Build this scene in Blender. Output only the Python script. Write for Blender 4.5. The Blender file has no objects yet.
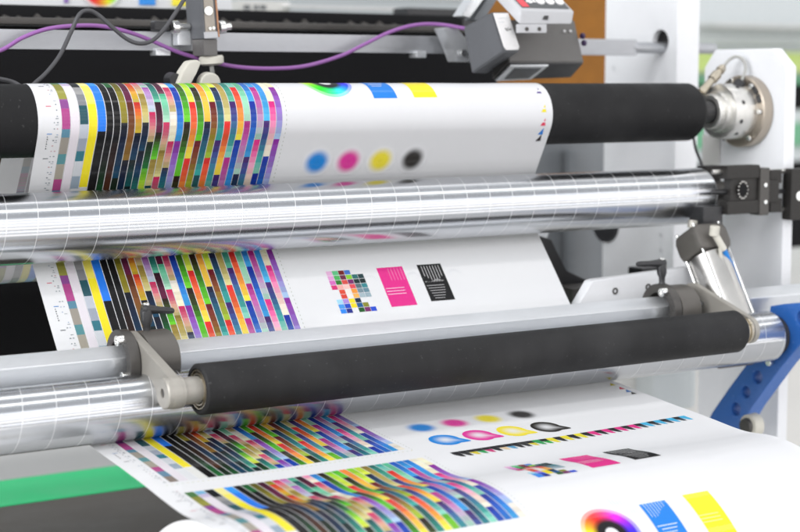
import bpy, bmesh, math, random, colorsys
from mathutils import Vector, Matrix
rnd = random.Random(7)
S = bpy.context.scene
COL = S.collection
ZS = 1.25                                  # machine datum (camera height) above the floor

# ------------------------------------------------------------------ camera geometry
F_PX, PITCH, YAW = 1650.0, 0.112204, 0.559679
cF = Vector((math.sin(YAW)*math.cos(PITCH), math.cos(YAW)*math.cos(PITCH), -math.sin(PITCH)))
cR = Vector((math.cos(YAW), -math.sin(YAW), 0))
cU = cR.cross(cF)
def ray(x, y): return cF + cR*((x-400)/F_PX) - cU*((y-266)/F_PX)
def at(x, y, Y):                           # survey helper: point at machine depth Y
    d = ray(x, y); return d*(Y/d.y)
def atX(x, y, X):                          # survey helper: point on a side-frame plane
    d = ray(x, y); return d*(X/d.x)

# ------------------------------------------------------------------ materials
def srgb(c):
    return tuple(((v/12.92) if v <= .04045 else ((v+.055)/1.055)**2.4) for v in c)
def hexc(h): return srgb(tuple(int(h[i:i+2], 16)/255 for i in (0, 2, 4)))
def mat(name, col, rough=.5, metal=0, dust=0, bump=0, bscale=60, var=.08, vscale=14, coat=0, stretch=None, aniso=0, rvar=.1, spec=.5):
    m = bpy.data.materials.new(name); m.use_nodes = True
    nt = m.node_tree; p = nt.nodes['Principled BSDF']
    p.inputs['Metallic'].default_value = metal
    p.inputs['Specular IOR Level'].default_value = spec
    if coat: p.inputs['Coat Weight'].default_value = coat; p.inputs['Coat Roughness'].default_value = .08
    tc = nt.nodes.new('ShaderNodeTexCoord')
    src = tc.outputs['Object']
    if stretch:
        mp = nt.nodes.new('ShaderNodeMapping'); mp.inputs['Scale'].default_value = stretch
        nt.links.new(src, mp.inputs['Vector']); src = mp.outputs['Vector']
    n = nt.nodes.new('ShaderNodeTexNoise'); n.inputs['Scale'].default_value = vscale; n.inputs['Detail'].default_value = 6
    n.inputs['Roughness'].default_value = .65
    nt.links.new(src, n.inputs['Vector'])
    mx = nt.nodes.new('ShaderNodeMix'); mx.data_type = 'RGBA'
    mx.inputs['A'].default_value = (*[max(0, c*(1-var)) for c in col], 1)
    mx.inputs['B'].default_value = (*[min(1, c*(1+var)) for c in col], 1)
    nt.links.new(n.outputs['Fac'], mx.inputs['Factor'])
    res = mx.outputs['Result']
    if dust:                                        # specks and smears of paper dust
        dn = nt.nodes.new('ShaderNodeTexNoise'); dn.inputs['Scale'].default_value = 420; dn.inputs['Detail'].default_value = 2
        dl = nt.nodes.new('ShaderNodeTexNoise'); dl.inputs['Scale'].default_value = 16; dl.inputs['Detail'].default_value = 5
        nt.links.new(tc.outputs['Object'], dn.inputs['Vector']); nt.links.new(tc.outputs['Object'], dl.inputs['Vector'])
        d1 = nt.nodes.new('ShaderNodeMapRange'); d1.inputs['From Min'].default_value = .68; d1.inputs['From Max'].default_value = .76
        d2 = nt.nodes.new('ShaderNodeMapRange'); d2.inputs['From Min'].default_value = .50; d2.inputs['From Max'].default_value = .74; d2.inputs['To Max'].default_value = .35
        nt.links.new(dn.outputs['Fac'], d1.inputs['Value']); nt.links.new(dl.outputs['Fac'], d2.inputs['Value'])
        ad = nt.nodes.new('ShaderNodeMath'); ad.operation = 'ADD'; ad.use_clamp = True
        nt.links.new(d1.outputs[0], ad.inputs[0]); nt.links.new(d2.outputs[0], ad.inputs[1])
        m3 = nt.nodes.new('ShaderNodeMix'); m3.data_type = 'RGBA'; m3.inputs['B'].default_value = (*[min(1, c+dust) for c in col], 1)
        nt.links.new(ad.outputs[0], m3.inputs['Factor']); nt.links.new(res, m3.inputs['A']); res = m3.outputs['Result']
    nt.links.new(res, p.inputs['Base Color'])
    mr = nt.nodes.new('ShaderNodeMapRange')
    mr.inputs['From Min'].default_value = .3; mr.inputs['From Max'].default_value = .7
    mr.inputs['To Min'].default_value = max(.02, rough-rvar); mr.inputs['To Max'].default_value = min(1, rough+rvar)
    nt.links.new(n.outputs['Fac'], mr.inputs['Value']); nt.links.new(mr.outputs['Result'], p.inputs['Roughness'])
    if bump:
        b = nt.nodes.new('ShaderNodeTexNoise'); b.inputs['Scale'].default_value = bscale; b.inputs['Detail'].default_value = 4
        nt.links.new(src, b.inputs['Vector'])
        bn = nt.nodes.new('ShaderNodeBump'); bn.inputs['Strength'].default_value = bump; bn.inputs['Distance'].default_value = .001
        nt.links.new(b.outputs['Fac'], bn.inputs['Height']); nt.links.new(bn.outputs['Normal'], p.inputs['Normal'])
    if aniso: p.inputs['Anisotropic'].default_value = aniso
    return m

def grooved_alu(name, pitch=.0215, rough=.25):
    """turned aluminium with fine ring grooves every `pitch` metres along the axis"""
    m = bpy.data.materials.new(name); m.use_nodes = True
    nt = m.node_tree; L = nt.links; p = nt.nodes['Principled BSDF']
    p.inputs['Metallic'].default_value = 1
    tc = nt.nodes.new('ShaderNodeTexCoord'); sx = nt.nodes.new('ShaderNodeSeparateXYZ')
    L.new(tc.outputs['Object'], sx.inputs[0])
    def M(op, a, b=None, c=None):
        n = nt.nodes.new('ShaderNodeMath'); n.operation = op
        for i, v in enumerate((a, b, c)):
            if v is None: continue
            if isinstance(v, (int, float)): n.inputs[i].default_value = v
            else: L.new(v, n.inputs[i])
        return n.outputs[0]
    ang = M('ARCTAN2', sx.outputs[2], sx.outputs[1])
    wob = nt.nodes.new('ShaderNodeTexNoise'); wob.inputs['Scale'].default_value = 30
    L.new(tc.outputs['Object'], wob.inputs['Vector'])
    t = M('ADD', M('MULTIPLY', sx.outputs[0], 1/pitch), M('MULTIPLY', ang, 1/(2*math.pi)))
    t = M('ADD', t, M('MULTIPLY', wob.outputs['Fac'], .05))
    d = M('ABSOLUTE', M('SUBTRACT', M('FRACT', t), .5))
    g = M('MULTIPLY', M('LESS_THAN', d, .008), M('ADD', .40, M('MULTIPLY', wob.outputs['Fac'], .6)))
    # turned finish: fine streaks running around the axis
    mp = nt.nodes.new('ShaderNodeMapping'); mp.inputs['Scale'].default_value = (900, 3, 3)
    L.new(tc.outputs['Object'], mp.inputs['Vector'])
    st = nt.nodes.new('ShaderNodeTexNoise'); st.inputs['Scale'].default_value = 1; st.inputs['Detail'].default_value = 3
    L.new(mp.outputs['Vector'], st.inputs['Vector'])
    sm = nt.nodes.new('ShaderNodeTexNoise'); sm.inputs['Scale'].default_value = 9; sm.inputs['Detail'].default_value = 7; sm.inputs['Roughness'].default_value = .7
    L.new(tc.outputs['Object'], sm.inputs['Vector'])
    r = M('ADD', M('MULTIPLY', sm.outputs['Fac'], .05), rough-.025)
    r = M('ADD', r, M('MULTIPLY', g, .22)); L.new(r, p.inputs['Roughness'])
    mx = nt.nodes.new('ShaderNodeMix'); mx.data_type = 'RGBA'
    mx.inputs['A'].default_value = (.52, .54, .57, 1); mx.inputs['B'].default_value = (.65, .66, .68, 1)
    L.new(sm.outputs['Fac'], mx.inputs['Factor'])
    m2 = nt.nodes.new('ShaderNodeMix'); m2.data_type = 'RGBA'; m2.inputs['B'].default_value = (.98, .98, .98, 1)
    L.new(g, m2.inputs['Factor']); L.new(mx.outputs['Result'], m2.inputs['A']); L.new(m2.outputs['Result'], p.inputs['Base Color'])
    L.new(M('SUBTRACT', 1.0, M('MULTIPLY', g, .55)), p.inputs['Metallic'])
    tg = nt.nodes.new('ShaderNodeTangent'); tg.direction_type = 'RADIAL'; tg.axis = 'X'
    L.new(tg.outputs[0], p.inputs['Tangent'])
    p.inputs['Anisotropic'].default_value = .85; p.inputs['Anisotropic Rotation'].default_value = .25
    h = M('SUBTRACT', M('MULTIPLY', st.outputs['Fac'], .010), M('MULTIPLY', g, .1))
    bn = nt.nodes.new('ShaderNodeBump'); bn.inputs['Strength'].default_value = .5; bn.inputs['Distance'].default_value = .0008
    L.new(h, bn.inputs['Height']); L.new(bn.outputs['Normal'], p.inputs['Normal'])
    return m

def paper_mat(name, attr=None, col=(.84, .845, .86), trans=.22):
    m = bpy.data.materials.new(name); m.use_nodes = True
    nt = m.node_tree; L = nt.links; p = nt.nodes['Principled BSDF']
    p.inputs['Roughness'].default_value = .5; p.inputs['Specular IOR Level'].default_value = .25
    p.inputs['Coat Weight'].default_value = .32; p.inputs['Coat Roughness'].default_value = .035
    tc = nt.nodes.new('ShaderNodeTexCoord')
    nz = nt.nodes.new('ShaderNodeTexNoise'); nz.inputs['Scale'].default_value = 26; nz.inputs['Detail'].default_value = 5
    L.new(tc.outputs['Object'], nz.inputs['Vector'])
    bn = nt.nodes.new('ShaderNodeBump'); bn.inputs['Strength'].default_value = .18; bn.inputs['Distance'].default_value = .0012
    L.new(nz.outputs['Fac'], bn.inputs['Height']); L.new(bn.outputs['Normal'], p.inputs['Normal'])
    tr = nt.nodes.new('ShaderNodeBsdfTranslucent'); ms = nt.nodes.new('ShaderNodeMixShader'); ms.inputs[0].default_value = trans
    if attr:
        a = nt.nodes.new('ShaderNodeAttribute'); a.attribute_name = attr
        L.new(a.outputs['Color'], p.inputs['Base Color']); L.new(a.outputs['Color'], tr.inputs['Color'])
    else:
        p.inputs['Base Color'].default_value = (*col, 1); tr.inputs['Color'].default_value = (*col, 1)
    L.new(p.outputs[0], ms.inputs[1]); L.new(tr.outputs[0], ms.inputs[2])
    L.new(ms.outputs[0], nt.nodes['Material Output'].inputs[0])
    return m

M = {}
M['paper'] = paper_mat('coated_paper')
M['ink'] = paper_mat('printing_ink', 'ink', trans=.18)
M['alu'] = grooved_alu('grooved_aluminium')
M['rail_alu'] = mat('rail_aluminium', (.43, .44, .46), .45, .8, bump=.04, bscale=200, var=.22, vscale=30, stretch=(1, 3, 3), rvar=.1)
M['alu_bar'] = mat('aluminium_bar', (.84, .86, .88), .34, .72, var=.08, vscale=7, stretch=(1, 5, 5), rvar=.05)
M['rubber'] = mat('black_rubber', (.0095, .0095, .0102), .6, dust=.03, spec=.22, bump=.12, bscale=300, var=.45, vscale=9, stretch=(3, 1, 1), rvar=.12)
M['nip_rubber'] = mat('worn_rubber', (.014, .014, .0148), .6, dust=.035, spec=.25, bump=.15, bscale=260, var=.75, vscale=5, stretch=(8, .5, .5), rvar=.08)
M['steel'] = mat('steel', (.58, .57, .545), .34, 1, var=.10)
M['chrome'] = mat('bright_steel', (.82, .82, .80), .18, 1, var=.08)
M['dark_steel'] = mat('dark_steel', (.09, .085, .08), .42, .6, bump=.15, bscale=120, var=.25)
M['bearing'] = mat('bearing_brass_steel', (.52, .47, .38), .3, 1, var=.15)
M['warm_grey'] = mat('warm_grey_cast', (.36, .343, .308), .42, .35, bump=.2, bscale=150, var=.14)
M['clamp_grey'] = mat('clamp_grey', (.115, .107, .097), .45, .35, bump=.18, bscale=150, var=.2)
M['linkage'] = mat('blackened_steel', (.035, .033, .031), .45, .4, spec=.35, bump=.15, bscale=120, var=.3)
M['black_plastic'] = mat('black_plastic', (.022, .022, .024), .35, bump=.05)
M['black_panel'] = mat('black_panel', (.008, .008, .009), .6, spec=.15, bump=.05, bscale=40, var=.3, vscale=5)
M['white_paint'] = mat('white_paint', (.80, .81, .83), .42, bump=.12, bscale=180, var=.09, vscale=11)
M['grey_plate'] = mat('brushed_grey_plate', (.22, .235, .25), .5, .25, bump=.12, bscale=50, var=.2, vscale=7, stretch=(1, 1, 4))
M['flange'] = mat('flange_steel', (.70, .69, .66), .33, .85, bump=.08, bscale=220, var=.1)
M['flange_rim'] = mat('flange_rim', (.44, .385, .32), .36, .85, bump=.1, bscale=200, var=.15)
M['blue'] = mat('blue_enamel', hexc('2C62AE'), .36, dust=.12, bump=.1, bscale=160, var=.1)
M['blue_hose'] = mat('blue_hose', hexc('1F86DA'), .3)
M['purple'] = mat('purple_jacket', hexc('8E5A9C'), .45, var=.1)
M['grey_cable'] = mat('grey_jacket', (.055, .055, .06), .45, var=.15)
M['pale_cable'] = mat('pale_jacket', (.36, .36, .34), .45)
M['sensor_grey'] = mat('sensor_grey', (.115, .12, .13), .48, .1, bump=.1, bscale=260, var=.12)
M['sensor_mid'] = mat('sensor_mid_grey', (.135, .13, .125), .48, .15, bump=.12, bscale=300, var=.1, stretch=(1, 1, 5))
M['sensor_plate'] = mat('sensor_faceplate', (.33, .30, .26), .35, .6, var=.25, vscale=60)
M['copper_edge'] = mat('copper_edge', (.42, .22, .13), .4, .5)
M['cream'] = mat('cream_plastic', (.58, .56, .49), .42, bump=.1, var=.1)
M['label_white'] = mat('label_white', (.82, .81, .81), .4, var=.03)
M['box_grey'] = mat('control_box_grey', (.46, .465, .48), .42, bump=.06, bscale=300, var=.04)
M['red'] = mat('red_print', hexc('D8434E'), .4)
M['dark_print'] = mat('dark_print', (.07, .075, .08), .4)
M['glass_dark'] = mat('dark_window', (.03, .035, .045), .1, coat=.5)
M['orange_glow'] = mat('amber_panel', (.26, .105, .015), .5, spec=.2, bump=.1, bscale=20, var=.75, vscale=9)
M['green'] = mat('green_enamel', (.055, .86, .32), .5, spec=.2, var=.06)
M['lime'] = mat('lime_enamel', hexc('BED478'), .4, var=.1)
M['deep_green'] = mat('deep_green', hexc('6CAE86'), .4, var=.2)
M['pale_wall'] = mat('pale_wall', (.62, .66, .67), .6, bump=.05, var=.05, vscale=2)
M['pale_panel'] = mat('pale_panel', (.66, .655, .63), .45, bump=.05, bscale=30, var=.07, vscale=4)
M['apron'] = mat('apron_grey', (.62, .615, .60), .45, .0, bump=.1, bscale=40, var=.12, vscale=6)
M['tray'] = mat('tray_brown', (.11, .096, .082), .5, spec=.25, bump=.2, bscale=25, var=.35, vscale=7)
M['floor'] = mat('floor_concrete', (.56, .555, .545), .4, bump=.2, bscale=18, var=.12, vscale=3)
M['roll_paper'] = mat('roll_edge_paper', (.80, .80, .80), .6, bump=.25, bscale=900, var=.06, vscale=120)
M['violet_tip'] = mat('violet_tip', hexc('3A2850'), .4)

# ------------------------------------------------------------------ object helpers
def tag(o, label=None, cat=None, group=None, kind=None):
    if label: o['label'] = label
    if cat: o['category'] = cat
    if group: o['group'] = group
    if kind: o['kind'] = kind
    return o
def thing(name, loc, label, cat, group=None):
    o = bpy.data.objects.new(name, None); COL.objects.link(o)
    o.location = (loc[0], loc[1], loc[2]+ZS); o.empty_display_size = .02
    return tag(o, label, cat, group)
def world_loc(o):
    v = o.location.copy()
    while o.parent: o = o.parent; v += o.location
    return v
def build(name, bm, m, parent=None, smooth=True, label=None, ang=35, loc=None):
    """links the bmesh (machine coordinates) as one mesh object under parent"""
    me = bpy.data.meshes.new(name)
    base = world_loc(parent) if parent else Vector((0, 0, 0))
    if loc is None:
        c = Vector((0, 0, 0))
        for v in bm.verts: c += v.co
        c /= max(1, len(bm.verts)); loc = c
    o_loc = Vector(loc) + Vector((0, 0, ZS))
    bmesh.ops.translate(bm, verts=bm.verts, vec=-Vector(loc))
    bmesh.ops.recalc_face_normals(bm, faces=bm.faces)
    if smooth:
        for f in bm.faces: f.smooth = True
        for e in bm.edges:
            if len(e.link_faces) == 2 and e.calc_face_angle(0) > math.radians(ang): e.smooth = False
    bm.to_mesh(me); bm.free()
    for mm in (m if isinstance(m, (list, tuple)) else [m]): me.materials.append(mm)
    o = bpy.data.objects.new(name, me); COL.objects.link(o)
    o.parent = parent; o.location = o_loc - base
    if smooth and ang < 100:
        wn = o.modifiers.new('weighted', 'WEIGHTED_NORMAL'); wn.keep_sharp = True
    if label: o['label'] = label
    return o

def axes(d, up=Vector((0, 0, 1))):
    d = Vector(d).normalized()
    if abs(d.dot(up)) > .99: up = Vector((0, 1, 0))
    x = up.cross(d).normalized(); y = d.cross(x)
    return x, y, d
def add_box(bm, c, size, rot=None, bev=.0008, seg=2):
    r = bmesh.ops.create_cube(bm, size=1); vs = r['verts']
    bmesh.ops.scale(bm, vec=size, verts=vs)
    if bev:
        es = list({e for v in vs for e in v.link_edges})
        b = bmesh.ops.bevel(bm, geom=es, offset=bev, segments=seg, affect='EDGES', profile=.5)
        vs = list({v for f in b['faces'] for v in f.verts} | {v for v in vs if v.is_valid})
        # collect the whole island
        seen = set(vs); st = list(vs)
        while st:
            v = st.pop()
            for e in v.link_edges:
                w = e.other_vert(v)
                if w not in seen: seen.add(w); st.append(w)
        vs = list(seen)
    if rot is not None: bmesh.ops.rotate(bm, cent=(0, 0, 0), matrix=rot, verts=vs)
    bmesh.ops.translate(bm, verts=vs, vec=c)
def box(c, size, rot=None, bev=.0008):
    bm = bmesh.new(); add_box(bm, Vector(c), size, rot, bev); return bm
def add_lathe(bm, p0, d, prof, seg=48, cap=True):
    x, y, d = axes(d); p0 = Vector(p0); rings = []
    for t, r in prof:
        rings.append([bm.verts.new(p0+d*t+(x*math.cos(2*math.pi*k/seg)+y*math.sin(2*math.pi*k/seg))*r) for k in range(seg)])
    for a, b in zip(rings[:-1], rings[1:]):
        for k in range(seg): bm.faces.new((a[k], a[(k+1) % seg], b[(k+1) % seg], b[k]))
    if cap: bm.faces.new(rings[0][::-1]); bm.faces.new(rings[-1])
def lathe(p0, d, prof, seg=48, cap=True):
    bm = bmesh.new(); add_lathe(bm, p0, d, prof, seg, cap); return bm
def add_cyl(bm, p0, p1, r, seg=24, bev=.0006):
    p0 = Vector(p0); p1 = Vector(p1); L = (p1-p0).length; bev = min(bev, r*.4, L*.3)
    add_lathe(bm, p0, p1-p0, [(0, r-bev), (bev, r), (L-bev, r), (L, r-bev)], seg)
def cyl(p0, p1, r, seg=24, bev=.0006):
    bm = bmesh.new(); add_cyl(bm, p0, p1, r, seg, bev); return bm
def spline(pts, n=12):
    P = [Vector(p) for p in pts]; P = [P[0]*2-P[1]]+P+[P[-1]*2-P[-2]]; out = []
    for i in range(1, len(P)-2):
        for k in range(n):
            t = k/n; a, b, c, d = P[i-1:i+3]
            out.append(.5*((2*b)+(c-a)*t+(2*a-5*b+4*c-d)*t*t+(3*b-a-3*c+d)*t**3))
    out.append(P[-2]); return out
def add_tube(bm, pts, r, seg=12, smooth=12):
    P = spline(pts, smooth) if smooth else [Vector(p) for p in pts]; rings = []; x = None
    for i, p in enumerate(P):
        d = (P[min(i+1, len(P)-1)]-P[max(i-1, 0)]).normalized()
        if x is None: x = axes(d)[0]
        x = (x-d*x.dot(d)).normalized(); y = d.cross(x)
        rings.append([bm.verts.new(p+(x*math.cos(2*math.pi*k/seg)+y*math.sin(2*math.pi*k/seg))*r) for k in range(seg)])
    for a, b in zip(rings[:-1], rings[1:]):
        for k in range(seg): bm.faces.new((a[k], a[(k+1) % seg], b[(k+1) % seg], b[k]))
    bm.faces.new(rings[0][::-1]); bm.faces.new(rings[-1])
def tube(pts, r, seg=12, smooth=12):
    bm = bmesh.new(); add_tube(bm, pts, r, seg, smooth); return bm
def add_prism(bm, pts, vec, bev=.0006):
    """closed polygon (3D points) extruded along vec, edges bevelled"""
    a = [bm.verts.new(Vector(p)) for p in pts]; b = [bm.verts.new(Vector(p)+Vector(vec)) for p in pts]; n = len(a)
    fs = [bm.faces.new(a), bm.faces.new(b[::-1])]
    for k in range(n): fs.append(bm.faces.new((a[k], b[k], b[(k+1) % n], a[(k+1) % n])))
    if bev:
        es = list({e for f in fs for e in f.edges})
        bmesh.ops.bevel(bm, geom=es, offset=bev, segments=2, affect='EDGES', profile=.5, clamp_overlap=True)
def prism(pts, vec, bev=.0006):
    bm = bmesh.new(); add_prism(bm, pts, vec, bev); return bm
def circ(cy, cz, r, n=28): return [(cy+r*math.cos(2*math.pi*k/n), cz+r*math.sin(2*math.pi*k/n)) for k in range(n)]
def plate(poly, holes, X, t, bev=.0006):
    """plate standing in the YZ plane at X (thickness t towards +X) with real through holes"""
    cu = bpy.data.curves.new('outline', 'CURVE'); cu.dimensions = '2D'; cu.fill_mode = 'BOTH'
    cu.extrude = t/2-bev; cu.bevel_depth = bev; cu.bevel_resolution = 1; cu.offset = -bev
    for pl in [poly]+list(holes):
        s = cu.splines.new('POLY'); s.points.add(len(pl)-1); s.use_cyclic_u = True
        for p, q in zip(s.points, pl): p.co = (q[0], q[1], 0, 1)
    o = bpy.data.objects.new('outline', cu); COL.objects.link(o)
    bpy.context.view_layer.update()
    me = bpy.data.meshes.new_from_object(o.evaluated_get(bpy.context.evaluated_depsgraph_get()))
    bpy.data.objects.remove(o); bpy.data.curves.remove(cu)
    bm = bmesh.new(); bm.from_mesh(me); bpy.data.meshes.remove(me)
    for v in bm.verts: v.co = Vector((X+t/2+v.co.z, v.co.x, v.co.y))
    bmesh.ops.remove_doubles(bm, verts=bm.verts, dist=1e-6)
    return bm
def hexbolt(bm, p, d, r, h):
    add_lathe(bm, p, d, [(0, r), (h*.85, r), (h, r*.88)], 24)
    add_lathe(bm, Vector(p)+Vector(d).normalized()*h*1.0, d, [(0, r*.5), (.0001, r*.5)], 6)

# ------------------------------------------------------------------ the rollers (YZ sections)
REAR = ((1.228, -.130), .025, -1)
BLK = ((1.0897, -.0276), .0253, 1)
ALU = ((1.0723, -.0995), .0244, -1)
LOW = ((.985, -.2110), .0211, -1)
NIP = ((.9489, -.1965), .0166)
WOUND = ((.812, -.359), .115)
X0, W = .382, .43

def tangent(c1, r1, s1, c2, r2, s2):
    dx, dz = c2[0]-c1[0], c2[1]-c1[1]; D = math.hypot(dx, dz)
    na = math.atan2(dz, dx)+math.pi/2-math.asin((s2*r2-s1*r1)/D); n = (math.cos(na), math.sin(na))
    return ((c1[0]-s1*r1*n[0], c1[1]-s1*r1*n[1]), (c2[0]-s2*r2*n[0], c2[1]-s2*r2*n[1]))
def web_path():
    """section of the web: over the rollers and out onto the rewound roll"""
    seq = [((1.304, -.158), .0001, 1), REAR, BLK, ALU, LOW]
    end = (.868, -.2434)
    T = [tangent(*a, *b) for a, b in zip(seq[:-1], seq[1:])] + [tangent(*LOW, end, .00001, 1)]
    pts = [T[0][0]]
    def line(a, b, h=.004):
        n = max(1, int(math.hypot(b[0]-a[0], b[1]-a[1])/h))
        for k in range(1, n+1): pts.append((a[0]+(b[0]-a[0])*k/n, a[1]+(b[1]-a[1])*k/n))
    for i in range(1, len(seq)):
        (c, r, s) = seq[i]; line(T[i-1][0], T[i-1][1]); pi_, po = T[i-1][1], T[i][0]
        a0 = math.atan2(pi_[1]-c[1], pi_[0]-c[0]); a1 = math.atan2(po[1]-c[1], po[0]-c[0])
        if s > 0:
            while a1 < a0: a1 += 2*math.pi
        else:
            while a1 > a0: a1 -= 2*math.pi
        n = max(2, int(abs(a1-a0)/math.radians(4)))
        for k in range(1, n+1): a = a0+(a1-a0)*k/n; pts.append((c[0]+r*math.cos(a), c[1]+r*math.sin(a)))
    global I_EXIT; I_EXIT = len(pts)-1
    line(T[-1][0], T[-1][1])
    (cy, cz), R = WOUND
    a0 = math.radians(83); q = (cy+R*math.cos(a0), cz+R*math.sin(a0)); d1 = (-math.sin(a0), math.cos(a0))
    p = pts[-1]; d0 = (-1, -.1); h = .016
    b = [p, (p[0]+d0[0]*h, p[1]+d0[1]*h), (q[0]-d1[0]*h, q[1]-d1[1]*h), q]
    for k in range(1, 21):
        t = k/20; pts.append(tuple((1-t)**3*b[0][j]+3*t*(1-t)**2*b[1][j]+3*t*t*(1-t)*b[2][j]+t**3*b[3][j] for j in (0, 1)))
    for k in range(1, 61):
        a = a0+math.radians(2*k); pts.append((cy+R*math.cos(a), cz+R*math.sin(a)))
    return pts
PATH = web_path()
SL = [0.0]
for a, b in zip(PATH[:-1], PATH[1:]): SL.append(SL[-1]+math.hypot(b[0]-a[0], b[1]-a[1]))
S_OFF = .79933-SL[I_EXIT]                                # the print is registered to the lower roller
SL = [s+S_OFF for s in SL]
NRM = []
for i in range(len(PATH)):
    a = PATH[max(0, i-1)]; b = PATH[min(len(PATH)-1, i+1)]; d = (b[0]-a[0], b[1]-a[1]); l = math.hypot(*d)
    NRM.append((d[1]/l, -d[0]/l))
import bisect
S_KINK = SL[-1]-.115*math.radians(120)-.012        # where the slack web meets the rewound roll
def sag(u, s):
    """slack of the travelling web before it lands on the roll"""
    g = math.exp(-((s-S_KINK+.004)/.016)**2)
    h = .25*g*(.0007*math.sin(u*30+.6)+.0005*math.sin(u*67+s*40)+.0003*math.sin(u*118+2))
    h += math.exp(-((s-S_KINK+.06)/.05)**2)*.0006*math.sin(u*24+s*30+1)
    h += .00007*math.sin(u*52+s*9)+.00005*math.sin(u*97-s*14+1.3)+.00005*math.sin(s*150+u*11)
    return h+.0002*math.sin(u*45)*math.exp(-((s-S_KINK-.05)/.05)**2)
def web(u, s, off=0.0):
    """point on the web: u across from its left edge, s along its travel"""
    i = min(max(bisect.bisect_right(SL, s)-1, 0), len(SL)-2); t = (s-SL[i])/(SL[i+1]-SL[i])
    y = PATH[i][0]+(PATH[i+1][0]-PATH[i][0])*t; z = PATH[i][1]+(PATH[i+1][1]-PATH[i][1])*t
    ny = NRM[i][0]+(NRM[i+1][0]-NRM[i][0])*t; nz = NRM[i][1]+(NRM[i+1][1]-NRM[i][1])*t
    o = off+sag(u, s)
    return Vector((X0+u, y+ny*o, z+nz*o))

paper_base = Vector((X0+W/2, 1.0, -.13))
def web_mesh():
    bm = bmesh.new(); NU = 80; rows = []
    for s in SL: rows.append([bm.verts.new(web(W*k/NU, s)) for k in range(NU+1)])
    for a, b in zip(rows[:-1], rows[1:]):
        for k in range(NU): bm.faces.new((a[k], a[k+1], b[k+1], b[k]))
    return bm
bm = web_mesh()
me_loc = paper_base
paper = build('paper_web', bm, M['paper'], None, loc=me_loc, ang=180)
tag(paper, 'glossy white paper web with colour test charts threaded over the rollers', 'paper web')

# ------------------------------------------------------------------ the print
class Ink:
    LAYER = .00018
    def __init__(s, layer=1): s.v = []; s.c = []; s.f = []; s.off = Ink.LAYER*layer
    def vert(s, u, t, c): s.v.append((u, t)); s.c.append(c); return len(s.v)-1
    def quad(s, u0, u1, s0, s1, c, sh=0.0):
        """rectangle cut along the travel so that it follows the web; sh shears u along s"""
        n = max(1, int(math.ceil((s1-s0)/.003))); m = max(1, int(math.ceil((u1-u0)/.008))); idx = []
        for k in range(n+1):
            t = k/n
            idx.append([s.vert(u0+(u1-u0)*j/m+sh*t, s0+(s1-s0)*t, c) for j in range(m+1)])
        for k in range(n):
            for j in range(m): s.f.append((idx[k][j], idx[k][j+1], idx[k+1][j+1], idx[k+1][j]))
    def poly(s, pts, c): s.f.append(tuple(s.vert(u, t, c) for u, t in pts))
    def polar(s, u, t, rfun, cfun, nr=12, na=48):
        idx = []
        for i in range(nr+1):
            q = i/nr; row = []
            for k in range(na):
                a = 2*math.pi*k/na; r = rfun(a)*q
                row.append(s.vert(u+r*math.cos(a), t+r*math.sin(a), cfun(q, a)))
            idx.append(row)
        for i in range(nr):
            for k in range(na): s.f.append((idx[i][k], idx[i][(k+1) % na], idx[i+1][(k+1) % na], idx[i+1][k]))
    def done(s, name, label=None):
        me = bpy.data.meshes.new(name); L = paper_base
        me.from_pydata([tuple(web(u, t, s.off)-L) for u, t in s.v], [], s.f)
        at_ = me.color_attributes.new('ink', 'FLOAT_COLOR', 'POINT')
        for i, c in enumerate(s.c): at_.data[i].color = (*c, 1)
        for p in me.polygons: p.use_smooth = True
        me.materials.append(M['ink'])
        o = bpy.data.objects.new(name, me); COL.objects.link(o); o.parent = paper
        if label: o['label'] = label
        return o
WHITE = (.84, .845, .86)
def mixc(a, b, t): return tuple(x+(y-x)*t for x, y in zip(a, b))
RAMP = {k: [hexc(h) for h in v.split()] for k, v in {
    'red': 'DE2F2C E86238 F4A23E F8E04A', 'redo': 'C9312A D9642B CF9B2E BFA52E', 'grn': '28160F 33401A 3C7A1E 52B428 6CCB2C',
    'nav': '1B2140 1F4463 24677A 2E8184 3AA59C', 'mar': '6A1420 8A4A26 93862C A6C438', 'pur': '46256E 3C4C8E 3A7C98 40A09A 86CDB8',
    'blu': '16309A 1E52B4 2A78CC 3E9EDC', 'pnk': 'E2338A EA6AA6 EFA4C0 F0D3C6 EEE6D2', 'vio': '8C2C9C 8E58B8 9C8AD0 A6C2E4',
    'mag': 'B02684 BC5CA4 BC96BE A2C8B8', 'crm': 'E8E2D8 F0E8D0 F2EAC8', 'sky': '2B7FD0 3C96DC 4DB4E4', 'yel': 'F3D63A F8E63E F9EE60',
    'lim': '58A828 82C830 B8DC3C D8E44C', 'tea': '1F4E55 256C66 2E8878 5CB494', 'kha': '8F7A34 A69044 C0B068 D8D090',
    'olv': '5A5416 7C7420 968A2C', 'dgn': '0E1A0E 12301A 145028 1A6A30', 'dbr': '1A0E0C 2A140E 3A1C12 4A2A16', 'blk': '0A0A0C 0C0C0E 101012',
    'dnv': '0B1020 0E1C36 10304E 123E58', 'dte': '0C1C1E 0F2E30 11464A 145656', 'plm': '2A0C1C 4A1430 641C40', 'crs': 'C42A5C D4607C CFA08A BFB078',
    'mnt': '54B48C 7CC8A4 AEDCC0', 'lil': 'A05CA8 B088C0 BCACCC B4C8D0', 'ora': 'F08438 F5A83E F8D04A', 'bro': '5C2A1C 7A4A24 8C6A2C'}.items()}
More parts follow.
